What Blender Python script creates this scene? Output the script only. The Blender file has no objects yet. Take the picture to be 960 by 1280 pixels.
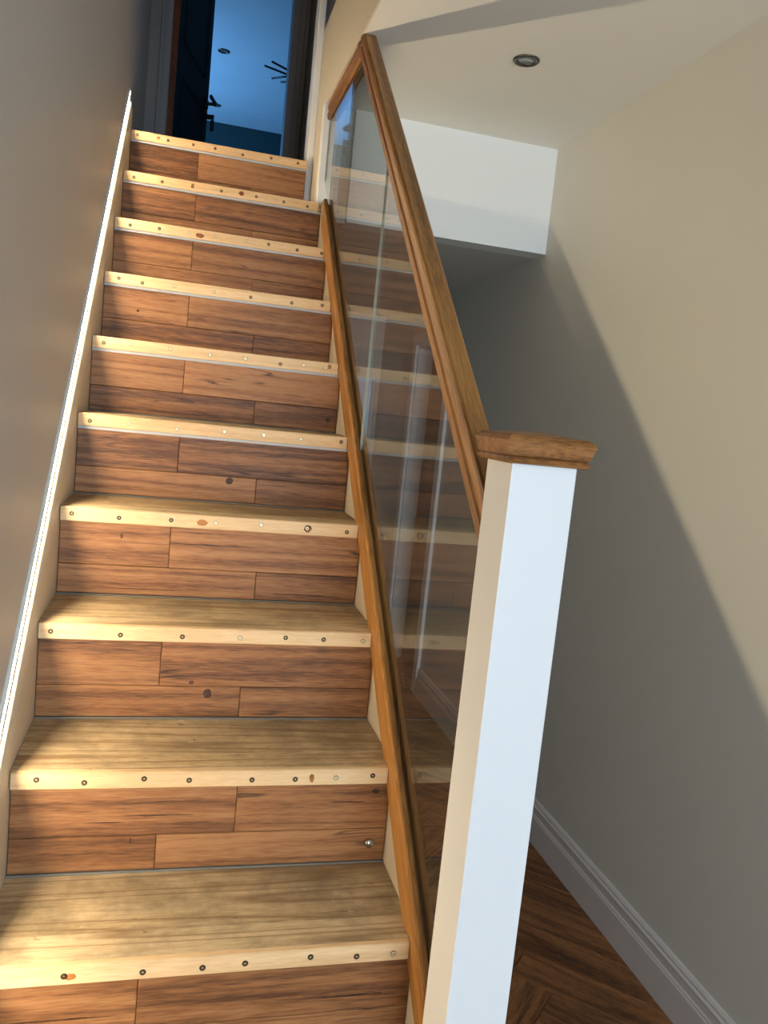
import bpy, bmesh, math, random
from mathutils import Vector, Matrix

random.seed(7)
SC = bpy.context.scene
COL = SC.collection

# ------------------------------------------------------------------ camera
R, G, H = 0.20, 0.2261, 0.032          # rise, going, nosing strip height
SL = R / G
CAMP = (0.2354, -1.1891, 0.8608)
YAW, PIT, ROLL, FPX = 0.2584, -0.1157, 0.1016, 1011.9


def setup_camera():
    cy, sy, cp, sp = math.cos(YAW), math.sin(YAW), math.cos(PIT), math.sin(PIT)
    fwd = Vector((sy * cp, cy * cp, sp))
    right = Vector((cy, -sy, 0))
    up = right.cross(fwd)
    r2 = math.cos(ROLL) * right + math.sin(ROLL) * up
    u2 = -math.sin(ROLL) * right + math.cos(ROLL) * up
    cd = bpy.data.cameras.new('camera')
    cd.sensor_fit = 'VERTICAL'
    cd.sensor_height = 36.0
    cd.lens = FPX / 1280 * 36.0
    cd.clip_start = 0.02
    co = bpy.data.objects.new('camera', cd)
    m = Matrix((r2, u2, -fwd)).transposed().to_4x4()
    m.translation = Vector(CAMP)
    co.matrix_world = m
    COL.objects.link(co)
    SC.camera = co


setup_camera()

# ------------------------------------------------------------------ light
SC.view_settings.view_transform = 'Standard'
SC.view_settings.look = 'None'
SC.view_settings.gamma = 1.0
SC.view_settings.use_curve_mapping = False
SC.view_settings.exposure = 0.0

LED_COL, LED_STR = (1.0, 0.80, 0.53), 98.0
DAY_COL, DAY_W = (0.70, 0.855, 1.0), 125.0
BLUE_COL, BLUE_W = (0.13, 0.45, 1.0), 95.0

world = bpy.data.worlds.new('world')
SC.world = world
world.use_nodes = True
world.node_tree.nodes['Background'].inputs[0].default_value = (0.55, 0.72, 1.0, 1)
world.node_tree.nodes['Background'].inputs[1].default_value = 0.4


def area(name, loc, rot, sx, sy, col, w):
    ld = bpy.data.lights.new(name, 'AREA')
    ld.shape = 'RECTANGLE'
    ld.size, ld.size_y = sx, sy
    ld.color = col
    ld.energy = w
    o = bpy.data.objects.new(name, ld)
    o.location = loc
    o.rotation_euler = rot
    COL.objects.link(o)
    return o


# daylight through the glazed front door behind the camera, and through the window of the room upstairs
area('daylight_front_door', (0.80, -4.42, 0.62), (math.radians(90), 0, 0), 1.25, 1.95, DAY_COL, DAY_W)
area('daylight_bedroom_window', (-1.32, 7.3, 2.85), (0, math.radians(-90), 0), 1.2, 1.9, BLUE_COL, BLUE_W)

# ------------------------------------------------------------------ node helpers


def lin(r, g, b):
    f = lambda c: ((c / 255.0 + 0.055) / 1.055) ** 2.4 if c > 10 else c / 255.0 / 12.92
    return (f(r), f(g), f(b), 1.0)


class N:
    def __init__(self, name, rough=0.5, spec=0.5, metal=0.0):
        self.m = bpy.data.materials.new(name)
        self.m.use_nodes = True
        self.t = self.m.node_tree
        self.b = self.t.nodes['Principled BSDF']
        self.b.inputs['Roughness'].default_value = rough
        self.b.inputs['Metallic'].default_value = metal
        self.b.inputs['Specular IOR Level'].default_value = spec

    def n(self, typ, ins=None, **props):
        nd = self.t.nodes.new(typ)
        for k, v in props.items():
            setattr(nd, k, v)
        for k, v in (ins or {}).items():
            s = nd.inputs[k]
            if isinstance(v, bpy.types.NodeSocket):
                self.t.links.new(v, s)
            else:
                s.default_value = v
        return nd

    def ramp(self, fac, stops):
        nd = self.n('ShaderNodeValToRGB', {'Fac': fac})
        cr = nd.color_ramp
        while len(cr.elements) < len(stops):
            cr.elements.new(0.5)
        for e, (p, c) in zip(cr.elements, stops):
            e.position = p
            e.color = c
        return nd.outputs['Color']

    def mix(self, fac, a, b, blend='MIX'):
        nd = self.n('ShaderNodeMix', data_type='RGBA', blend_type=blend)
        for i, v in ((0, fac), (6, a), (7, b)):
            if isinstance(v, bpy.types.NodeSocket):
                self.t.links.new(v, nd.inputs[i])
            else:
                nd.inputs[i].default_value = v
        return nd.outputs[2]

    def math(self, op, a, b=0.0, clamp=False):
        nd = self.n('ShaderNodeMath', {0: a, 1: b}, operation=op, use_clamp=clamp)
        return nd.outputs[0]

    def color(self, c):
        if isinstance(c, bpy.types.NodeSocket):
            self.t.links.new(c, self.b.inputs['Base Color'])
        else:
            self.b.inputs['Base Color'].default_value = c

    def bump(self, h, strength=0.2, dist=0.002):
        nd = self.n('ShaderNodeBump', {'Height': h, 'Strength': strength, 'Distance': dist})
        self.t.links.new(nd.outputs[0], self.b.inputs['Normal'])

    def coords(self, scale, shift=True):
        tc = self.n('ShaderNodeTexCoord')
        v = tc.outputs['Object']
        if shift:
            oi = self.n('ShaderNodeObjectInfo')
            sh = self.n('ShaderNodeVectorMath', {0: oi.outputs['Random'], 1: (37.0, 53.0, 71.0)}, operation='MULTIPLY')
            v = self.n('ShaderNodeVectorMath', {0: v, 1: sh.outputs[0]}, operation='ADD').outputs[0]
        mp = self.n('ShaderNodeMapping', {'Vector': v, 'Scale': scale})
        return mp.outputs[0]


def paint(name, c, rough=0.6, spec=0.3, var=0.04, bump=0.05):
    N_ = N(name, rough, spec)
    v = N_.coords((1, 1, 1), False)
    ns = N_.n('ShaderNodeTexNoise', {'Vector': v, 'Scale': 2.2, 'Detail': 3.0})
    d = tuple(max(0.0, x * (1 - var)) for x in c[:3]) + (1,)
    N_.color(N_.mix(ns.outputs[0], d, c))
    n2 = N_.n('ShaderNodeTexNoise', {'Vector': v, 'Scale': 260.0, 'Detail': 2.0})
    N_.bump(n2.outputs[0], bump, 0.001)
    return N_.m


def wood(name, axis, cols, ring=26.0, fine=1.0, rough=0.5, spec=0.35, knots=0.0, knotcol=None, cracks=0.0,
         dirt=0.0, bump=0.15, var=0.25, stretch=0.07, con=0.45, lines=0.0, pat=1.1):
    """cols: dark, mid, light. axis: index of the grain direction in object space"""
    w = N(name, rough, spec)
    sc = [1.0, 1.0, 1.0]
    sc[axis] = stretch
    v = w.coords(tuple(sc))
    big = w.n('ShaderNodeTexNoise', {'Vector': v, 'Scale': 8.0, 'Detail': 2.0, 'Roughness': 0.45})
    rg = w.math('FRACT', w.math('MULTIPLY', big.outputs[0], ring))
    tri = w.math('MULTIPLY', w.math('ABSOLUTE', w.math('SUBTRACT', rg, 0.5)), 2.0)
    s1 = w.n('ShaderNodeTexNoise', {'Vector': v, 'Scale': 75.0, 'Detail': 3.0, 'Roughness': 0.6})
    sc2 = list(sc)
    sc2[axis] = stretch * 2.2
    v2 = w.coords(tuple(sc2))
    s2 = w.n('ShaderNodeTexNoise', {'Vector': v2, 'Scale': 330.0, 'Detail': 2.0, 'Roughness': 0.6})
    patch = w.n('ShaderNodeTexNoise', {'Vector': v, 'Scale': 5.0, 'Detail': 1.0})
    f_ = w.math('ADD', w.math('MULTIPLY', w.math('SUBTRACT', tri, 0.5), con), 0.5)
    f_ = w.math('ADD', f_, w.math('MULTIPLY', w.math('SUBTRACT', s1.outputs[0], 0.5), 1.3 * fine))
    f_ = w.math('ADD', f_, w.math('MULTIPLY', w.math('SUBTRACT', s2.outputs[0], 0.5), 1.5 * fine))
    f3 = w.math('ADD', f_, w.math('MULTIPLY', w.math('SUBTRACT', patch.outputs[0], 0.5), pat), True)
    c = w.ramp(f3, [(0.12, cols[0]), (0.48, cols[1]), (0.88, cols[2])])
    if lines:
        lf = w.ramp(tri, [(0.0, (1, 1, 1, 1)), (0.16, (0.5, 0.5, 0.5, 1)), (0.34, (0, 0, 0, 1))])
        c = w.mix(w.math('MULTIPLY', lf, lines), c, cols[0])
    if var:
        oi = w.n('ShaderNodeObjectInfo')
        k = w.math('ADD', w.math('MULTIPLY', oi.outputs['Random'], var), 1.0 - var * 0.5)
        kk = w.n('ShaderNodeCombineColor', {0: k, 1: k, 2: k})
        c = w.mix(1.0, c, kk.outputs[0], 'MULTIPLY')
    if knots:
        sk = [1.0, 1.0, 1.0]
        sk[axis] = 0.55
        vk = w.coords(tuple(sk))
        vor = w.n('ShaderNodeTexVoronoi', {'Vector': vk, 'Scale': 5.5, 'Randomness': 1.0})
        kf = w.ramp(vor.outputs['Distance'], [(0.0, (1, 1, 1, 1)), (0.04 * knots, (0.8, 0.8, 0.8, 1)), (0.10 * knots, (0, 0, 0, 1))])
        c = w.mix(w.math('MULTIPLY', kf, 0.85), c, knotcol)
    if cracks:
        sk = [1.0, 1.0, 1.0]
        sk[axis] = 0.06
        vk = w.coords(tuple(sk))
        cn = w.n('ShaderNodeTexNoise', {'Vector': vk, 'Scale': 17.0, 'Detail': 3.0, 'Roughness': 0.6})
        cl = w.math('ABSOLUTE', w.math('SUBTRACT', cn.outputs[0], 0.5))
        sm = w.ramp(cl, [(0.0, (1, 1, 1, 1)), (0.012, (0, 0, 0, 1))])
        vk2 = w.coords((1.0, 1.0, 1.0))
        msk = w.n('ShaderNodeTexNoise', {'Vector': vk2, 'Scale': 6.0, 'Detail': 1.0})
        mk = w.ramp(msk.outputs[0], [(0.55, (0, 0, 0, 1)), (0.66, (1, 1, 1, 1))])
        c = w.mix(w.math('MULTIPLY', w.math('MULTIPLY', sm, mk), cracks), c, knotcol)
    if dirt:
        vd = w.coords((1.0, 1.0, 1.0))
        dn = w.n('ShaderNodeTexNoise', {'Vector': vd, 'Scale': 9.0, 'Detail': 5.0, 'Roughness': 0.65})
        df = w.ramp(dn.outputs[0], [(0.42, (0, 0, 0, 1)), (0.72, (1, 1, 1, 1))])
        c = w.mix(w.math('MULTIPLY', df, dirt), c, lin(120, 104, 82))
        sp = w.n('ShaderNodeTexNoise', {'Vector': vd, 'Scale': 42.0, 'Detail': 3.0})
        sf = w.ramp(sp.outputs[0], [(0.70, (0, 0, 0, 1)), (0.76, (1, 1, 1, 1))])
        c = w.mix(w.math('MULTIPLY', sf, 0.55), c, lin(214, 205, 186))
        sp2 = w.n('ShaderNodeTexNoise', {'Vector': vd, 'Scale': 31.0, 'Detail': 4.0})
        sf2 = w.ramp(sp2.outputs[0], [(0.26, (1, 1, 1, 1)), (0.31, (0, 0, 0, 1))])
        c = w.mix(w.math('MULTIPLY', sf2, 0.6), c, lin(84, 70, 52))
    w.color(c)
    w.bump(f3, bump, 0.001)
    return w.m


def plain(name, c, rough=0.5, spec=0.5, metal=0.0):
    w = N(name, rough, spec, metal)
    v = w.coords((1, 1, 1))
    ns = w.n('ShaderNodeTexNoise', {'Vector': v, 'Scale': 40.0, 'Detail': 2.0})
    d = tuple(x * 0.85 for x in c[:3]) + (1,)
    w.color(w.mix(ns.outputs[0], d, c))
    return w.m


def emit(name, c, s):
    m = bpy.data.materials.new(name)
    m.use_nodes = True
    b = m.node_tree.nodes['Principled BSDF']
    b.inputs['Base Color'].default_value = (0.8, 0.8, 0.8, 1)
    b.inputs['Emission Color'].default_value = tuple(c) + (1,)
    b.inputs['Emission Strength'].default_value = s
    return m


def glass(name, tint=(0.93, 0.955, 0.945, 1)):
    m = bpy.data.materials.new(name)
    m.use_nodes = True
    t = m.node_tree
    for nd in list(t.nodes):
        if nd.type != 'OUTPUT_MATERIAL':
            t.nodes.remove(nd)
    out = [nd for nd in t.nodes if nd.type == 'OUTPUT_MATERIAL'][0]
    geo = t.nodes.new('ShaderNodeNewGeometry')
    mr = t.nodes.new('ShaderNodeMapRange')
    mr.inputs['To Min'].default_value = 1.5
    mr.inputs['To Max'].default_value = 1 / 1.5
    t.links.new(geo.outputs['Backfacing'], mr.inputs['Value'])
    fr = t.nodes.new('ShaderNodeFresnel')
    t.links.new(mr.outputs[0], fr.inputs['IOR'])
    tr = t.nodes.new('ShaderNodeBsdfTransparent')
    tr.inputs[0].default_value = tint
    gl = t.nodes.new('ShaderNodeBsdfGlossy')
    gl.inputs['Roughness'].default_value = 0.0
    mx = t.nodes.new('ShaderNodeMixShader')
    t.links.new(fr.outputs[0], mx.inputs[0])
    t.links.new(tr.outputs[0], mx.inputs[1])
    t.links.new(gl.outputs[0], mx.inputs[2])
    t.links.new(mx.outputs[0], out.inputs[0])
    return m


M = {}
M['wall'] = paint('greige_wall_paint', lin(216, 211, 201), 0.45, 0.4)
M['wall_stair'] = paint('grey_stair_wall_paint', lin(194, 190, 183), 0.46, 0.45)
M['bulkhead'] = paint('white_wall_paint', lin(242, 243, 240), 0.6)
M['ceiling'] = paint('ceiling_paint', lin(240, 237, 230), 0.7, 0.2)
M['cream'] = paint('cream_wall_paint', lin(218, 208, 190), 0.55)
M['newel'] = paint('white_newel_paint', lin(218, 220, 222), 0.4, 0.4, 0.03, 0.02)
M['white_gloss'] = paint('white_satin_paint', lin(236, 236, 234), 0.35, 0.5, 0.03, 0.02)
M['string'] = paint('cream_string_paint', lin(206, 194, 172), 0.45, 0.4, 0.05, 0.03)
M['base'] = paint('skirting_paint', lin(214, 206, 202), 0.38, 0.5, 0.03, 0.02)
M['room_wall'] = paint('teal_room_paint', lin(42, 66, 68), 0.7)
M['room_ceiling'] = paint('room_ceiling_paint', lin(226, 230, 232), 0.8, 0.1, 0.12)
M['casing'] = paint('shade_grey_casing_paint', lin(122, 121, 125), 0.5)  # casing colour darkened: the landing's shade is put into the paint
M['landing_shaded'] = paint('shade_grey_landing_paint', lin(122, 120, 118), 0.6)  # landing wall colour darkened as well, standing in for shade there
oakc = (lin(92, 58, 24), lin(138, 93, 43), lin(166, 118, 62))
M['oak_y'] = wood('oak_along_rail', 1, oakc, 9, 0.8, 0.40, 0.4, var=0.0, bump=0.06, stretch=0.03, con=0.35, lines=0.3, pat=0.2)
M['oak_x'] = wood('oak_cap', 0, (lin(100, 62, 28), lin(142, 94, 48), lin(164, 114, 64)), 8, 0.8, 0.45, 0.35, var=0.0, stretch=0.10, con=0.35)
M['plank'] = wood('oak_laminate_plank', 0, (lin(92, 58, 34), lin(140, 93, 55), lin(164, 116, 74)), 9, 0.75, 0.5, 0.3,
                  knots=0.8, knotcol=lin(48, 30, 18), cracks=0.95, var=0.24, bump=0.05, stretch=0.032, con=0.35, lines=0.3)
M['pine'] = wood('worn_pine_tread', 0, (lin(132, 103, 70), lin(180, 157, 121), lin(204, 183, 148)), 13, 0.7, 0.55, 0.25,
                 knots=0.8, knotcol=lin(116, 82, 52), cracks=0.0, dirt=0.85, var=0.10, bump=0.10, stretch=0.04, con=0.15, lines=0.75)
M['pine_new'] = wood('fresh_pine_strip', 0, (lin(196, 158, 112), lin(214, 180, 136), lin(224, 196, 154)), 7, 0.6, 0.5, 0.3,
                     knots=0.6, knotcol=lin(160, 104, 58), var=0.08, bump=0.04, stretch=0.04, con=0.2, lines=0.35)
M['floor'] = wood('herringbone_oak', 0, (lin(66, 38, 20), lin(120, 76, 42), lin(150, 100, 60)), 9, 0.8, 0.4, 0.45,
                  knots=0.9, knotcol=lin(30, 18, 12), cracks=0.8, var=0.30, bump=0.06, stretch=0.06, con=0.35, lines=0.3)
M['knot'] = wood('wood_knot', 0, (lin(96, 52, 22), lin(150, 92, 42), lin(176, 116, 58)), 9, 0.6, 0.5, 0.3, var=0.2, stretch=0.6)
M['knot_dark'] = wood('dark_wood_knot', 0, (lin(40, 24, 14), lin(66, 42, 26), lin(92, 60, 38)), 9, 0.6, 0.5, 0.3, var=0.2, stretch=0.6)
M['sealant'] = plain('grey_adhesive', lin(126, 122, 116), 0.7, 0.2)
M['edge'] = plain('grey_metal_edge', lin(176, 176, 178), 0.5, 0.4)
M['screw'] = plain('dark_screw', lin(92, 80, 56), 0.4, 0.5, 0.8)
M['screw_b'] = plain('bright_screw', lin(226, 214, 176), 0.35, 0.5, 0.6)
M['hole'] = plain('screw_recess', lin(20, 16, 12), 0.8, 0.1)
M['ring'] = plain('dark_nickel', lin(112, 108, 98), 0.3, 0.5, 1.0)
M['chrome'] = plain('brushed_chrome', lin(190, 190, 188), 0.22, 0.5, 1.0)
M['lens'] = plain('downlight_lens', lin(140, 140, 132), 0.06, 0.8, 0.5)
M['black'] = plain('black_metal', lin(16, 16, 18), 0.4, 0.4)
M['door'] = paint('navy_door_paint', lin(15, 17, 23), 0.6, 0.2)
M['door_edge'] = wood('brown_door_edge', 2, (lin(60, 28, 12), lin(92, 48, 22), lin(110, 62, 30)), 10, 0.8, 0.5, 0.3, var=0)
M['dark_door'] = wood('dark_brown_door', 2, (lin(40, 28, 22), lin(62, 46, 36), lin(78, 60, 48)), 10, 0.8, 0.5, 0.3, var=0)
M['led'] = emit('light_strip_diffuser', LED_COL, LED_STR)
M['alu'] = plain('white_channel', lin(225, 222, 215), 0.4)
M['glass'] = glass('clear_glass')
M['glass_edge'] = plain('ground_glass_edge', lin(176, 190, 184), 0.3, 0.5)
M['pane'] = glass('window_glass', (0.95, 0.97, 0.98, 1))
M['render'] = paint('outside_blue_grey', lin(150, 180, 205), 0.8)

# ------------------------------------------------------------------ mesh helpers


def link(name, me, mat, parent=None, mw=None):
    o = bpy.data.objects.new(name, me)
    if mat is not None and not me.materials:
        me.materials.append(mat)
    COL.objects.link(o)
    if mw is not None:
        o.matrix_world = mw
    if parent is not None:
        o.parent = parent
        if parent.matrix_world != Matrix.Identity(4):
            o.matrix_parent_inverse = parent_world(parent).inverted()
    return o


def parent_world(p):
    m = p.matrix_basis.copy()
    while p.parent:
        m = p.parent.matrix_basis @ p.matrix_parent_inverse @ m if False else p.parent.matrix_basis @ m
        p = p.parent
    return m


def tag(o, label=None, cat=None, group=None, kind=None):
    if label: o['label'] = label
    if cat: o['category'] = cat
    if group: o['group'] = group
    if kind: o['kind'] = kind
    return o


def empty(name, label, cat, group=None):
    o = bpy.data.objects.new(name, None)
    o.empty_display_size = 0.1
    COL.objects.link(o)
    return tag(o, label, cat, group)


def bm_mesh(bm, name, smooth=False):
    bmesh.ops.recalc_face_normals(bm, faces=bm.faces)
    me = bpy.data.meshes.new(name)
    bm.to_mesh(me)
    bm.free()
    if smooth:
        for p in me.polygons:
            p.use_smooth = True
    return me


def box_bm(x0, x1, y0, y1, z0, z1, bev=0.0, seg=1, bm=None):
    b = bmesh.new()
    bmesh.ops.create_cube(b, size=1.0)
    for v in b.verts:
        v.co = Vector(((x0 + x1) / 2 + v.co.x * (x1 - x0), (y0 + y1) / 2 + v.co.y * (y1 - y0), (z0 + z1) / 2 + v.co.z * (z1 - z0)))
    if bev > 0:
        bmesh.ops.bevel(b, geom=list(b.edges), offset=bev, segments=seg, profile=0.7, affect='EDGES')
    if bm is None:
        return b
    me = bpy.data.meshes.new('tmp')
    b.to_mesh(me)
    b.free()
    bm.from_mesh(me)
    bpy.data.meshes.remove(me)
    return bm


def box(name, x0, x1, y0, y1, z0, z1, mat, parent=None, bev=0.0, seg=1):
    """a box whose object origin lies at its middle (world axes)"""
    cx, cy, cz = (x0 + x1) / 2, (y0 + y1) / 2, (z0 + z1) / 2
    me = bm_mesh(box_bm(x0 - cx, x1 - cx, y0 - cy, y1 - cy, z0 - cz, z1 - cz, bev, seg), name)
    o = link(name, me, mat)
    o.location = (cx, cy, cz)
    if parent is not None:
        setparent(o, parent)
    return o


def setparent(o, p):
    """all parents stand unrotated; keep world position"""
    base = Vector((0, 0, 0))
    q = p
    while q is not None:
        base += q.location
        q = q.parent
    o.location = o.location - base
    o.parent = p


def S(name, *a, **k):
    o = box(name, *a, **k)
    o['kind'] = 'structure'
    return o


def prism(name, prof, y0, y1, mat, parent=None, sloped=True, smooth=False, endz=None, tilt=0.0):
    """profile of (x, offset) swept along the stair pitch with plumb ends; local Y lies along the sweep.
    endz: cut the upper end level at this height"""
    k = SL + tilt if sloped else 0.0
    ang = math.atan(k)
    org = Vector((prof[0][0], y0, prof[0][1] + k * y0))
    mw = Matrix.Translation(org) @ Matrix.Rotation(ang, 4, 'X')
    inv = mw.inverted()
    bm = bmesh.new()
    ra, rb = [], []
    for x, o in prof:
        ya, yb = y0, y1
        if endz is not None:
            yb = (endz - o) / k
        ra.append(bm.verts.new(inv @ Vector((x, ya, o + k * ya))))
        rb.append(bm.verts.new(inv @ Vector((x, yb, o + k * yb))))
    n = len(prof)
    bm.faces.new(ra)
    bm.faces.new(rb[::-1])
    for i in range(n):
        j = (i + 1) % n
        bm.faces.new((ra[i], rb[i], rb[j], ra[j]))
    me = bm_mesh(bm, name)
    o = link(name, me, mat)
    o.location = org
    o.rotation_euler = (ang, 0, 0)
    if parent is not None:
        setparent(o, parent)
    return o


def lathe(name, prof, loc, mat, parent=None, axis='Z', seg=24, smooth=True):
    """prof of (radius, height)"""
    bm = bmesh.new()
    rings = []
    for r_, h_ in prof:
        ring = []
        for i in range(seg):
            a = 2 * math.pi * i / seg
            p = (r_ * math.cos(a), r_ * math.sin(a), h_)
            if axis == 'Y':
                p = (p[0], -p[2], p[1])
            ring.append(bm.verts.new(p))
        rings.append(ring)
    for a, b in zip(rings, rings[1:]):
        for i in range(seg):
            j = (i + 1) % seg
            bm.faces.new((a[i], a[j], b[j], b[i]))
    bm.faces.new(rings[0][::-1])
    bm.faces.new(rings[-1])
    me = bm_mesh(bm, name, smooth)
    o = link(name, me, mat)
    o.location = loc
    if parent is not None:
        setparent(o, parent)
    return o


def tube(name, pts, rad, mat, parent=None, seg=10):
    bm = bmesh.new()
    o0 = Vector(pts[0])
    P = [Vector(p) - o0 for p in pts]
    rings = []
    for i, p in enumerate(P):
        d = (P[min(i + 1, len(P) - 1)] - P[max(i - 1, 0)]).normalized()
        u = d.orthogonal().normalized()
        if abs(d.z) < 0.95:
            u = d.cross(Vector((0, 0, 1))).normalized()
        v = d.cross(u)
        rings.append([bm.verts.new(p + rad * (math.cos(2 * math.pi * k / seg) * u + math.sin(2 * math.pi * k / seg) * v)) for k in range(seg)])
    for a, b in zip(rings, rings[1:]):
        for i in range(seg):
            j = (i + 1) % seg
            bm.faces.new((a[i], a[j], b[j], b[i]))
    bm.faces.new(rings[0][::-1])
    bm.faces.new(rings[-1])
    o = link(name, bm_mesh(bm, name, True), mat)
    o.location = o0
    if parent is not None:
        setparent(o, parent)
    return o


# ------------------------------------------------------------------ the setting
XL, XR = -0.020, 1.585           # wall faces
ZF, ZC = -0.60, 1.953            # hall floor and ceiling
XH = 0.684                       # face of right string, stairwell header
YB, ZB = 1.85, 1.557             # bulkhead
YD = 3.10                        # door wall on the landing
Y0, Y9 = -4.40, 4.40
ZT = 4.20

S('wall_left', XL - 0.1, XL, Y0, YD, ZF, ZT, M['wall_stair'])
# right wall with a doorway (y 2.90..3.50, head 1.30)
wr = S('wall_right', XR, XR + 0.13, Y0, 2.90, ZF, ZT, M['wall'])
box('wall_panel', XR, XR + 0.13, 3.50, Y9, ZF, ZT, M['wall'], wr)
box('wall_panel', XR, XR + 0.13, 2.90, 3.50, 1.30, ZT, M['wall'], wr)
# front wall with the glazed door behind the camera
wf = S('wall_front', XL - 0.1, 0.12, Y0 - 0.1, Y0, ZF, ZT, M['wall'])
box('wall_panel', 1.48, XR + 0.13, Y0 - 0.1, Y0, ZF, ZT, M['wall'], wf)
box('wall_panel', 0.12, 1.48, Y0 - 0.1, Y0, 1.62, ZT, M['wall'], wf)

# floor: base and herringbone boards
fl = S('floor', XL - 0.1, XR + 0.13, Y0 - 0.1, Y9, ZF - 0.1, ZF - 0.012, M['floor'])


def herringbone():
    W_, L_ = 0.12, 0.60
    c45 = math.cos(math.radians(45))
    ox, oy = 1.297 + 0.60 * c45, 0.757 - 0.60 * c45
    shared = {}
    n = int(L_ / W_)
    for i in range(-34, 35):
        for j in range(-9, 10):
            for kind in (0, 1):
                # herringbone lattice in board axes
                u0 = i * W_ + j * 2 * L_ * 0.5 * 2
                if kind == 0:
                    u, v = u0 * 1.0, i * W_
                    rect = (u, u + L_, v, v + W_)
                else:
                    u, v = u0 - W_, i * W_
                    rect = (u, u + W_, v + 0.0, v + L_)
                cu, cv = (rect[0] + rect[1]) / 2, (rect[2] + rect[3]) / 2
                x = ox + (cu - cv) * c45
                y = oy + (cu + cv) * c45
                if not (0.70 < x < XR + 0.22 and -1.4 < y < 3.4):
                    continue
                key = kind
                bm = box_bm(-L_ / 2 + .0006, L_ / 2 - .0006, -W_ / 2 + .0006, W_ / 2 - .0006, -0.012, 0.0, 0.0012)
                ang = math.radians(45 if kind == 0 else 135)
                rot = Matrix.Rotation(ang, 4, 'Z')
                loc = Vector((x, y, ZF))
                mw = Matrix.Translation(loc) @ rot
                inv = mw.inverted()
                for px, nx in ((XR - 0.001, 1), (0.706, -1)):
                    co = inv @ Vector((px, y, ZF))
                    no = (inv.to_3x3() @ Vector((nx, 0, 0)))
                    geo = list(bm.verts) + list(bm.edges) + list(bm.faces)
                    res = bmesh.ops.bisect_plane(bm, geom=geo, plane_co=co, plane_no=no, clear_outer=True)
                    if len(bm.verts) > 3:
                        ed = [e for e in res['geom_cut'] if isinstance(e, bmesh.types.BMEdge)]
                        if ed:
                            bmesh.ops.holes_fill(bm, edges=ed)
                if len(bm.faces) < 4:
                    bm.free()
                    continue
                o = link('floor_board', bm_mesh(bm, 'floor_board'), M['floor'])
                o.location = loc
                o.rotation_euler = (0, 0, ang)
                setparent(o, fl)


herringbone()

# hall ceiling slab with the stairwell opening left out
YO = -0.9                        # front edge of the stairwell opening
ce = S('ceiling', XH - .004, XR, YO, YB + 0.1, ZC, ZC + 0.33, M['ceiling'])
box('ceiling_panel', XL, XR, Y0, YO, ZC, ZC + 0.33, M['ceiling'], ce)
S('ceiling_stairwell', XL - 0.1, XR + 0.13, Y0 - 0.1, YD + 0.1, ZT, ZT + 0.1, M['ceiling'])
# header: face of the floor edge beside the stairwell
S('wall_header', XH - 0.010, XH - .004, YO, 1.88, ZC, ZC + 0.345, M['cream'])
# pier between the balustrade and the landing
S('wall_pier', .674, XH + 0.10, 1.88, 2.17, ZB, ZC + 0.345, M['cream'])
S('trim_1', 0.648, .674, 2.075, 2.17, 1.60, 3.6, M['white_gloss'], bev=0.003)
# bulkhead over the corridor and its soffit
S('wall_bulkhead', XH + 0.10, XR, YB, YB + 0.1, ZB, ZC, M['bulkhead'])
S('ceiling_soffit', 0.704, XR, YB + 0.1, Y9, ZB, ZB + 0.2, M['wall'])
# landing beyond the stairs
S('floor_landing', XL, XR, 2.17, YD + 0.12, ZB + 0.2, 1.80, M['pine'])
S('wall_landing', 0.735, 0.80, 2.17, YD, 1.80, ZT, M['landing_shaded'])
# wall under the stairs on the corridor side (follows the pitch)

def understair():
    bm = bmesh.new()
    pts = [(-0.12, ZF), (Y9, ZF), (Y9, ZB), (2.05, ZB), (2.05, 2.05 * SL - .29), (-0.12, -0.12 * SL - 0.29)]
    pts = [(y, max(z, ZF)) for y, z in pts]
    a = [bm.verts.new((0.6855, y, z)) for y, z in pts]
    b = [bm.verts.new((0.704, y, z)) for y, z in pts]
    bm.faces.new(a)
    bm.faces.new(b[::-1])
    for i in range(len(pts)):
        j = (i + 1) % len(pts)
        bm.faces.new((a[i], a[j], b[j], b[i]))
    o = link('wall_understair', bm_mesh(bm, 'wall_understair'), M['wall'])
    o['kind'] = 'structure'


understair()

# end of the corridor with a narrow window
we = S('wall_back', 0.704, 1.405, Y9, Y9 + 0.1, ZF, ZB, M['wall'])
box('wall_panel', 1.405, 1.56, Y9, Y9 + 0.1, ZF, 0.70, M['wall'], we)
box('wall_panel', 1.405, 1.56, Y9, Y9 + 0.1, 1.13, ZB, M['wall'], we)
box('wall_panel', 1.56, XR + 0.13, Y9, Y9 + 0.1, ZF, ZB, M['wall'], we)
w1 = S('window_1', 1.405, 1.42, Y9 + 0.02, Y9 + 0.06, 0.70, 1.13, M['white_gloss'])
box('window_frame', 1.545, 1.56, Y9 + 0.02, Y9 + 0.06, 0.70, 1.13, M['white_gloss'], w1)
box('window_frame', 1.42, 1.545, Y9 + 0.02, Y9 + 0.06, 0.70, 0.715, M['white_gloss'], w1)
box('window_frame', 1.42, 1.545, Y9 + 0.02, Y9 + 0.06, 1.115, 1.13, M['white_gloss'], w1)
box('window_pane', 1.42, 1.545, Y9 + 0.036, Y9 + 0.042, 0.715, 1.115, M['pane'], w1)

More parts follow.
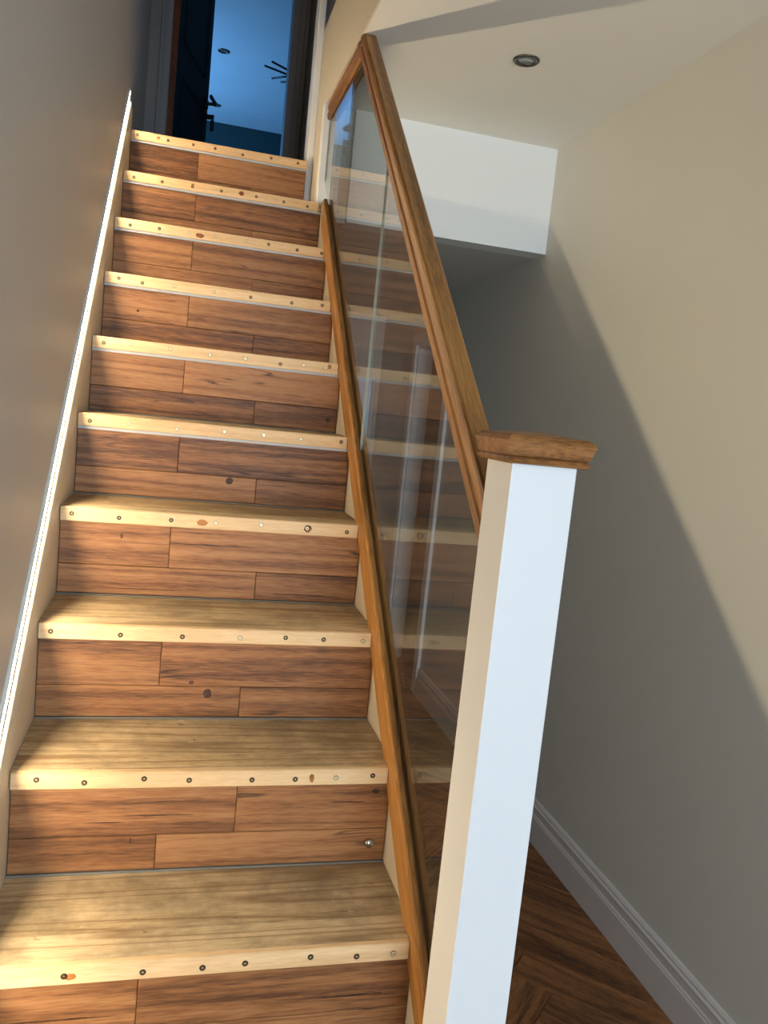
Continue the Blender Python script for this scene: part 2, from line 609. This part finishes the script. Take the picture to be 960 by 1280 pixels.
# doorway on the right wall: casing, lining, closed dark door
d2 = S('door_2', XR + 0.09, XR + 0.125, 2.915, 3.485, ZF, 1.285, M['dark_door'])
box('casing', XR - 0.018, XR, 2.83, 2.90, ZF, 1.37, M['white_gloss'], d2, 0.004)
box('casing', XR - 0.018, XR, 3.50, 3.57, ZF, 1.37, M['white_gloss'], d2, 0.004)
box('casing', XR - 0.018, XR, 2.90, 3.50, 1.30, 1.37, M['white_gloss'], d2, 0.004)
box('lining', XR, XR + 0.13, 2.90, 2.915, ZF, 1.30, M['white_gloss'], d2)
box('lining', XR, XR + 0.13, 3.485, 3.50, ZF, 1.30, M['white_gloss'], d2)
box('lining', XR, XR + 0.13, 2.915, 3.485, 1.285, 1.30, M['white_gloss'], d2)

# glazed front door behind the camera
d1 = S('door_1', 0.12, 0.22, Y0 - 0.07, Y0 - 0.03, ZF, 1.62, M['white_gloss'])
box('door_stile', 1.38, 1.48, Y0 - 0.07, Y0 - 0.03, ZF, 1.62, M['white_gloss'], d1)
box('door_rail', 0.22, 1.38, Y0 - 0.07, Y0 - 0.03, ZF, -0.42, M['white_gloss'], d1)
box('door_rail', 0.22, 1.38, Y0 - 0.07, Y0 - 0.03, 1.52, 1.62, M['white_gloss'], d1)
box('door_rail', 0.77, 0.83, Y0 - 0.07, Y0 - 0.03, -0.42, 1.52, M['white_gloss'], d1)

# moulded skirting along the right wall
sk = [(XR, ZF), (XR - .018, ZF), (XR - .018, ZF + .092), (XR - .0155, ZF + .096), (XR - .0155, ZF + .100), (XR - .012, ZF + .104),
      (XR - .012, ZF + .122), (XR - .0145, ZF + .126), (XR - .0145, ZF + .130), (XR - .009, ZF + .135), (XR - .0105, ZF + .141), (XR - .006, ZF + .148), (XR, ZF + .150)]
b_ = prism('baseboard_right', sk, Y0, 2.83, M['base'], sloped=False)
b_['kind'] = 'structure'

# door wall of the landing and the room beyond
wd = S('wall_landing_back', XL - 0.1, 0.062, YD, YD + 0.12, 1.6, ZT, M['landing_shaded'])
box('wall_panel', 0.675, 0.90, YD, YD + 0.12, 1.6, ZT, M['landing_shaded'], wd)
box('wall_panel', 0.062, 0.675, YD, YD + 0.12, 3.75, ZT, M['landing_shaded'], wd)
d3 = S('door_3', 0.031, 0.084, YD - 0.02, YD, 1.80, 3.80, M['casing'], bev=0.004)
box('casing', 0.650, 0.732, YD - 0.02, YD, 1.80, 3.80, M['casing'], d3, 0.004)
box('casing_bead', 0.045, 0.056, YD - 0.026, YD - 0.02, 1.80, 3.80, M['casing'], d3, 0.002)
box('casing_bead', 0.672, 0.684, YD - 0.026, YD - 0.02, 1.80, 3.80, M['casing'], d3, 0.002)
box('casing_bead', 0.703, 0.712, YD - 0.026, YD - 0.02, 1.80, 3.80, M['casing'], d3, 0.002)
box('lining', 0.062, 0.086, YD, YD + 0.12, 1.80, 3.75, M['door_edge'], d3)
box('door_stop', 0.084, 0.113, YD + 0.02, YD + 0.06, 1.80, 3.75, M['door_edge'], d3)
box('lining', 0.652, 0.675, YD, YD + 0.12, 1.80, 3.75, M['casing'], d3)


def door_leaf():
    th = math.radians(74.4)
    leaf = box('door_leaf', 0, 0.62, 0, 0.04, 1.81, 3.74, M['door'], None, 0.002)
    hinge = Vector((0.112, YD + 0.085, 0))
    d = Vector((math.cos(th), math.sin(th), 0))
    nrm = Vector((math.sin(th), -math.cos(th), 0))      # visible face
    ctr = hinge + d * 0.31 - nrm * 0.02
    leaf.location = (ctr.x, ctr.y, 2.775)
    leaf.rotation_euler = (0, 0, th)
    tag(leaf, 'dark navy door standing ajar at the top of the stairs', 'door')

    def part(name, u, w_, z, du, dw, dz, mat, bev=0.002):
        bm = box_bm(u - 0.31 - du / 2, u - 0.31 + du / 2, -0.02 - w_ - dw / 2, -0.02 - w_ + dw / 2, z - 2.775 - dz / 2, z - 2.775 + dz / 2, bev)
        o = link(name, bm_mesh(bm, name), mat)
        o.parent = leaf
        return o
    # raised mouldings of two panels, lever handle, key and escutcheon
    for z0, z1 in ((1.95, 2.45), (2.62, 3.6)):
        part('panel_moulding', 0.10, 0.004, (z0 + z1) / 2, 0.006, 0.004, z1 - z0, M['door'])
        part('panel_moulding', 0.52, 0.004, (z0 + z1) / 2, 0.006, 0.004, z1 - z0, M['door'])
        part('panel_moulding', 0.31, 0.004, z0, 0.43, 0.004, 0.006, M['door'])
        part('panel_moulding', 0.31, 0.004, z1, 0.43, 0.004, 0.006, M['door'])
    part('handle_rose', 0.565, 0.006, 2.50, 0.05, 0.012, 0.05, M['black'], 0.004)
    part('handle_neck', 0.565, 0.030, 2.50, 0.016, 0.05, 0.016, M['chrome'], 0.003)
    h = part('lever_handle', 0.52, 0.055, 2.505, 0.115, 0.016, 0.022, M['black'], 0.005)
    part('key_escutcheon', 0.565, 0.006, 2.44, 0.04, 0.012, 0.04, M['black'], 0.004)
    part('key', 0.565, 0.032, 2.43, 0.008, 0.045, 0.026, M['black'], 0.002)
    part('key_fob', 0.565, 0.046, 2.385, 0.012, 0.02, 0.06, M['black'], 0.003)


door_leaf()

RX0, RX1, RY1, RZ = -1.2, 2.6, 8.76, 4.0
S('floor_room', RX0, RX1, YD + 0.12, RY1, 1.70, 1.80, M['floor'])
S('ceiling_room', RX0, RX1, YD + 0.12, RY1, RZ, RZ + 0.1, M['room_ceiling'])
S('wall_room_back', RX0, RX1, RY1, RY1 + 0.1, 1.8, RZ, M['room_wall'])
S('wall_room_right', RX1, RX1 + 0.1, YD + 0.12, RY1, 1.8, RZ, M['room_wall'])
S('wall_room_front', 0.90, RX1, YD + 0.02, YD + 0.12, 1.8, RZ, M['room_wall'])
S('wall_room_front_left', RX0, XL - 0.1, YD + 0.02, YD + 0.12, 1.8, RZ, M['room_wall'])
rw = S('wall_room_left', RX0 - 0.1, RX0, YD + 0.12, 6.30, 1.8, RZ, M['room_wall'])
box('wall_panel', RX0 - 0.1, RX0, 8.30, RY1, 1.8, RZ, M['room_wall'], rw)
box('wall_panel', RX0 - 0.1, RX0, 6.30, 8.30, 1.8, 2.2, M['room_wall'], rw)
box('wall_panel', RX0 - 0.1, RX0, 6.30, 8.30, 3.5, RZ, M['room_wall'], rw)
w2 = S('window_2', RX0 - 0.07, RX0 - 0.03, 6.30, 6.36, 2.2, 3.5, M['white_gloss'])
box('window_frame', RX0 - 0.07, RX0 - 0.03, 8.24, 8.30, 2.2, 3.5, M['white_gloss'], w2)
box('window_frame', RX0 - 0.07, RX0 - 0.03, 7.27, 7.33, 2.2, 3.5, M['white_gloss'], w2)
box('window_frame', RX0 - 0.07, RX0 - 0.03, 6.36, 8.24, 2.2, 2.26, M['white_gloss'], w2)
box('window_frame', RX0 - 0.07, RX0 - 0.03, 6.36, 8.24, 3.44, 3.5, M['white_gloss'], w2)

# ------------------------------------------------------------------ staircase
st = empty('staircase', 'straight staircase with bare pine treads and oak plank risers', 'staircase')
SCREWS = {1: [.03, .128, .242, .332, .398, .503, .58, .643], 2: [.044, .122, .222, .3, .412, .492, .569, .64],
          3: [.025, .155, .275, .391, .485, .566, .652], 4: [.026, .125, .237, .336, .439, .547, .643],
          5: [.03, .12, .235, .352, .451, .547, .654], 6: [.031, .102, .203, .309, .406, .504, .57, .633],
          7: [.042, .108, .199, .315, .424, .549, .644], 8: [.049, .138, .23, .313, .412, .485, .58, .662],
          9: [.036, .129, .23, .328, .449, .546, .631], 10: [.024, .132, .222, .301, .403, .509, .611]}
BRIGHT = {(2, 6), (3, 3), (4, 3), (4, 4), (4, 5), (5, 1), (5, 2), (5, 3), (5, 4), (5, 5), (6, 1), (6, 2), (6, 3), (6, 4), (6, 6), (6, 7),
          (7, 2), (7, 3), (8, 2), (8, 3), (8, 4), (1, 7), (3, 6)}


def screw_mesh(nm, mat):
    bm = bmesh.new()
    seg = 10
    prof = [(0.0042, 0.0006), (0.0036, 0.0012), (0.0019, 0.0012), (0.0016, -0.0006)]
    rings = [[bm.verts.new((r_ * math.cos(2 * math.pi * i / seg), -h_, r_ * math.sin(2 * math.pi * i / seg))) for i in range(seg)] for r_, h_ in prof]
    for a, b in zip(rings, rings[1:]):
        for i in range(seg):
            j = (i + 1) % seg
            bm.faces.new((a[i], a[j], b[j], b[i]))
    bm.faces.new(rings[-1])
    bmesh.ops.recalc_face_normals(bm, faces=bm.faces)
    me = bpy.data.meshes.new(nm)
    bm.to_mesh(me)
    bm.free()
    me.materials.append(mat)
    me.materials.append(M['hole'])
    for p in me.polygons:
        c = p.center
        if math.hypot(c.x, c.z) < 0.0020:
            p.material_index = 1
    return me


def washer_mesh():
    bm = bmesh.new()
    seg = 12
    prof = [(0.0050, -0.0004), (0.0049, 0.0004), (0.004, 0.0004), (0.004, -0.0004)]
    rings = [[bm.verts.new((r_ * math.cos(2 * math.pi * i / seg), -h_, r_ * math.sin(2 * math.pi * i / seg))) for i in range(seg)] for r_, h_ in prof]
    for a, b in zip(rings, rings[1:]):
        for i in range(seg):
            j = (i + 1) % seg
            bm.faces.new((a[i], a[j], b[j], b[i]))
    me = bm_mesh(bm, 'screw_recess')
    me.materials.append(M['hole'])
    return me


SM, SMB, RM = screw_mesh('screw', M['screw']), screw_mesh('screw', M['screw_b']), washer_mesh()


def mark(name, x, y, z, rx, rz, mat, parent, pts=14, wob=0.12):
    """thin oval or sliver lying on a vertical wooden face"""
    rnd = random.Random(int(x * 1000 + z * 7000))
    bm = bmesh.new()
    rim, top = [], []
    for i in range(pts):
        a = 2 * math.pi * i / pts
        q = 1 + rnd.uniform(-wob, wob)
        rim.append(bm.verts.new((rx * q * math.cos(a), 0.0004, rz * q * math.sin(a))))
        top.append(bm.verts.new((rx * q * .9 * math.cos(a), -0.0003, rz * q * .9 * math.sin(a))))
    for i in range(pts):
        j = (i + 1) % pts
        bm.faces.new((rim[i], rim[j], top[j], top[i]))
    bm.faces.new(top)
    o = link(name, bm_mesh(bm, name), mat)
    o.location = (x, y, z)
    setparent(o, parent)


KNOTS = {4: [(.306, -.0175, .0125, .0075), (.549, -.016, .010, .0095)], 1: [(.137, -.019, .010, .006)], 8: [(.264, -.020, .015, .008)],
         9: [(.397, -.014, .0095, .0085), (.23, -.012, .006, .004)], 2: [(.523, -.018, .005, .009)], 10: [(.098, -.014, .007, .006)], 6: [(.645, -.012, .006, .007)]}
# (row z, x, half length, half height, dark) on the risers
SPOTS = {5: [(.375, .059, .009, .009)], 3: [(.334, .055, .009, .010), (.300, .078, .006, .004)], 6: [(.657, .037, .008, .007)], 4: [(.132, .138, .003, .006)],
         2: [(.655, .145, .008, .005), (.205, .060, .003, .006)], 7: [(.10, .10, .004, .004)]}
CRACKS = {2: [(.255, .108, .062, .0016), (.16, .096, .03, .001), (.60, .125, .035, .0012)], 4: [(.33, .128, .085, .0016), (.30, .155, .03, .001), (.55, .020, .09, .0012), (.20, .018, .11, .0009)],
          1: [(.09, .098, .11, .0014), (.58, .098, .05, .0013)], 5: [(.57, .022, .06, .001), (.50, .055, .04, .0008)], 6: [(.42, .062, .05, .001)], 7: [(.50, .03, .09, .0012), (.40, .075, .05, .001)],
          9: [(.31, .118, .06, .0014)], 8: [(.37, .064, .05, .0008)]}
JOIN = {1: (.236, .30), 2: (.389, .25), 3: (.236, .402), 4: (.238, .439)}
for k in range(-1, 11):
    z = (k - 1) * R
    y = (k - 1) * G
    xe = XH if k >= 1 else 0.655
    if k == 10:
        xe = 0.646
    yb = y + G + 0.030 if k < 10 else 2.17 + 0.06
    # tread: main board, front board, nosing strip, screws
    t = box('tread', 0.0, xe, y + 0.075, yb, z - H, z, M['pine'], st, 0.0008)
    box('front_board', 0.0, xe, y + 0.012, y + 0.075, z - H, z - 0.0004, M['pine'], t, 0.0012)
    ns = box('nosing_strip', 0.002, min(xe, .6705), y, y + 0.012, z - H, z - 0.0006, M['pine_new'], t, 0.0015)
    if k >= 5: box('edge_strip', 0.002, xe, y + 0.006, y + 0.016, z - H - 0.007, z - H, M['edge'], t)
    if k < 10:
        box('sealant_bead', 0.0, xe, y + G + 0.012, y + G + 0.020, z, z + 0.0035, M['sealant'], t, 0.0015)
    for i, x in enumerate(SCREWS.get(k, [])):
        me = SMB if (k, i) in BRIGHT else SM
        zz = z - 0.0165 + random.uniform(-0.004, 0.003)
        for nm, mm, dy in (('screw', me, 0.0), ('screw_recess', RM, 0.0)):
            o = link(nm, mm, None)
            o.location = (x, y - 0.0002 + dy, zz)
            setparent(o, t)
    # riser: backing with two rows of planks
    zr0, zr1 = z - R, z - H
    rs = box('riser', 0.0, xe, y + 0.026, y + 0.038, zr0 + 0.0, zr1, M['hole'], st)
    ja, jb = JOIN.get(k, (.244, .444))
    zb_ = zr0 + 0.070
    py0, py1 = y + 0.0165, y + 0.026
    for x0, x1, za, zb2 in ((0.001, ja, zb_, zr1 - .001), (ja, xe - .001, zb_, zr1 - .001), (0.001, jb, zr0 + .004, zb_), (jb, xe - .001, zr0 + .004, zb_)):
        pl = box('plank', x0 + .0004, x1 - .0004, py0 + random.uniform(0, .0006), py1, za + .0004, zb2 - .0004, M['plank'], rs, 0.0012)


for k in range(1, 11):
    t = [o for o in st.children if o.name.startswith('tread')][k + 1]
    rs = [o for o in st.children if o.name.startswith('riser') and 'stud' not in o.name][k + 1]
    y, z = (k - 1) * G, (k - 1) * R
    for x, dz, rx, rz in KNOTS.get(k, []):
        mark('knot', x, y, z + dz, rx, rz, M['knot'], t)
    for x, dz, rx, rz in SPOTS.get(k, []):
        mark('knot', x, y + .0165, z - R + dz, rx, rz, M['knot_dark'], rs)
    for x, dz, rx, rz in CRACKS.get(k, []):
        mark('crack', x, y + .0165, z - R + dz, rx, rz, M['knot_dark'], rs, 22, 0.35)

# round metal stud on the second riser
lathe('riser_stud', [(.0095, 0), (.0095, .002), (.008, .005), (.005, .007), (.001, .0075)], (.651, G + .0165, .040), M['chrome'], st, 'Y', 20)

# left wall string with its rounded top
prism('wall_string', [(XL, -.32), (0.0, -.32), (0.0, .028), (-.001, .042), (-.0035, .058), (-.006, .068), (-.009, .073), (-.012, .072), (-.0125, .060), (XL, .060)],
      -0.30, 2.07, M['string'], st)
# right string
prism('outer_string', [(XH, -.32), (0.7045, -.32), (0.7045, -.045), (XH, -.045)], -0.121, 1.83, M['string'], st, tilt=.020)

# light strip along the left string
ls = empty('light_strip', 'thin glowing white light strip running up the left wall string', 'light strip')
prism('channel', [(XL, .078), (-.0132, .078), (-.0132, .083), (-.0165, .083), (-.0165, .105), (-.0132, .105), (-.0132, .110), (XL, .110)], -0.28, 2.085, M['alu'], ls)
prism('diffuser', [(-.0165, .0835), (-.0136, .0835), (-.0136, .1045), (-.0165, .1045)], -0.28, 2.085, M['led'], ls)

# ------------------------------------------------------------------ balustrade
ba = empty('balustrade', 'oak and glass balustrade along the right side of the stairs', 'balustrade')
GX = 0.690


def rail_profile(left, cx, top_gap=None, bottom_gap=None):
    """left: list of (x, off) from bottom to top on the left half; mirrored about cx, with optional glass grooves"""
    right = [(2 * cx - x, o) for x, o in left[::-1]]
    p = list(left)
    if top_gap:
        o = left[-1][1]
        p += [(GX - .0045, o), (GX - .0045, o - top_gap), (GX + .0045, o - top_gap), (GX + .0045, o)]
    p += right
    if bottom_gap:
        o = left[0][1]
        p += [(GX + .0045, o), (GX + .0045, o + bottom_gap), (GX - .0045, o + bottom_gap), (GX - .0045, o)]
    return p


BR = rail_profile([(.675, -.056), (.672, -.053), (.671, -.047), (.671, .035), (.6725, .0405), (.676, .043), (.6815, .0435)], .689, top_gap=.018)
br = prism('base_rail', BR, -.121, 1.712, M['oak_y'], ba, tilt=.020)
HP = [(0.6845, .752), (0.6800, .755), (0.6775, .762), (0.6770, .785), (0.6800, .792), (0.6800, .797), (0.6765, .803), (0.6760, .812), (0.6765, .826), (0.6785, .833), (0.6830, .837)]
hr = prism('handrail', rail_profile(HP, .6975, bottom_gap=.015), -.121, 1.3, M['oak_y'], ba, endz=ZC)
LP = [(x, ZC - .0005 - (.838 - o) * .72) for x, o in HP]
yl0 = (ZC - .838) / SL
prism('landing_rail', rail_profile(LP, .6975, bottom_gap=.011), yl0 + .012, 1.83, M['oak_y'], ba, sloped=False)
# half newel at the top
hn = box('half_newel', .665, .741, 1.83, 1.88, 1.60, ZC, M['white_gloss'], ba, 0.002)


def glass_panel(y0, y1):
    g0, g1 = GX - .003, GX + .003
    low = lambda yy: yy * (SL + .020) + .030
    ztop = ZC - .058

    def top(yy):
        return min(yy * SL + .764, ztop)
    ys = [y0, y1]
    ybend = (ztop - .764) / SL
    up = [y1, y0] if not (y0 < ybend < y1) else [y1, ybend, y0]
    loop = [(yy, low(yy)) for yy in ys] + [(yy, top(yy)) for yy in up]
    bm = bmesh.new()
    a = [bm.verts.new((g0, yy, zz)) for yy, zz in loop]
    b = [bm.verts.new((g1, yy, zz)) for yy, zz in loop]
    bm.faces.new(a)
    bm.faces.new(b[::-1])
    for i in range(len(loop)):
        j = (i + 1) % len(loop)
        bm.faces.new((a[i], a[j], b[j], b[i]))
    me = bm_mesh(bm, 'glass_panel')
    me.materials.append(M['glass'])
    me.materials.append(M['glass_edge'])
    for p in me.polygons:
        if abs(p.normal.y) > 0.95:
            p.material_index = 1
    o = link('glass_panel', me, None, ba)
    o['label'] = 'clear glass infill panel'
    return o


glass_panel(-.121, .822)
glass_panel(.826, 1.83)

# ------------------------------------------------------------------ newel post
nw = empty('newel_post', 'white painted square newel post with an oak cap at the foot of the glass balustrade', 'newel post')
NX0, NX1, NY0, NY1, NZ = .660, .753, -.209, -.121, .819
box('post', NX0, NX1, NY0, NY1, ZF, NZ, M['newel'], nw, 0.0015, 2)


def newel_cap():
    cx, cy = (NX0 + NX1) / 2, (NY0 + NY1) / 2
    hw, hd = (NX1 - NX0) / 2, (NY1 - NY0) / 2
    prof = [(.006, 0), (.0105, .0015), (.0125, .0045), (.0105, .008), (.009, .0095), (.0115, .011), (.0165, .0285), (.017, .030), (.0135, .0345), (.0115, .036), (.0095, .038)]
    bm = bmesh.new()
    rings = []
    for o, h in prof:
        rings.append([bm.verts.new((sx * (hw + o), sy * (hd + o), h)) for sx, sy in ((-1, -1), (1, -1), (1, 1), (-1, 1))])
    for a, b in zip(rings, rings[1:]):
        for i in range(4):
            j = (i + 1) % 4
            bm.faces.new((a[i], a[j], b[j], b[i]))
    bm.faces.new(rings[0][::-1])
    ap = bm.verts.new((0, 0, .044))
    for i in range(4):
        bm.faces.new((rings[-1][i], rings[-1][(i + 1) % 4], ap))
    o = link('newel_cap', bm_mesh(bm, 'newel_cap'), M['oak_x'])
    o.location = (cx, cy, NZ)
    setparent(o, nw)
    o['label'] = 'oak pyramid cap'


newel_cap()

# ------------------------------------------------------------------ ceiling lights


def downlight(loc, rad, label, group=None):
    t = empty('downlight', label, 'downlight', group)
    t.location = loc
    x, y, z = loc
    lathe('trim_ring', [(rad, 0.0), (rad, -.002), (rad * .93, -.005), (rad * .74, -.0045), (rad * .70, -.001), (rad * .68, 0.0)], loc, M['ring'], t)
    lathe('lamp_lens', [(rad * .66, -.0005), (rad * .60, -.0015), (rad * .34, -.0035), (rad * .30, -.002), (rad * .1, -.003)], loc, M['lens'], t)


downlight((1.162, 1.203, ZC), .040, 'round chrome recessed downlight in the white hall ceiling')
downlight((.41, 6.79, RZ), .055, 'upper of two small recessed spotlights on the blue room ceiling', 'room spotlights')
downlight((.40, 8.21, RZ), .055, 'lower small recessed spotlight near the back of the blue room ceiling', 'room spotlights')


def chandelier():
    hub = Vector((1.17, 6.24, 3.66))
    c = empty('chandelier', 'black branching ceiling light partly hidden by the door frame', 'chandelier')
    c.location = hub
    lathe('canopy_hub', [(.03, -.05), (.05, -.04), (.05, .0), (.02, .02), (.012, .03), (.012, RZ - hub.z)], hub, M['black'], c)
    arms = (((.929, 6.135), (.79, 6.038)), ((.942, 6.235), (.741, 6.149)), ((.948, 6.278), (.828, 6.388)), ((.963, 6.399), (.91, 6.428)))
    for (mx, my), (tx, ty) in arms:
        for sgn in (1, -1):
            m_ = Vector((mx, my, 3.7)) - hub
            t_ = Vector((tx, ty, 3.7)) - hub
            if sgn < 0:
                m_.x, m_.y, t_.x, t_.y = -m_.x, -m_.y, -t_.x, -t_.y
            tube('branch', [hub, hub + m_ * .5 + Vector((0, 0, -.01)), hub + m_, hub + t_], .0085, M['black'], c)


chandelier()
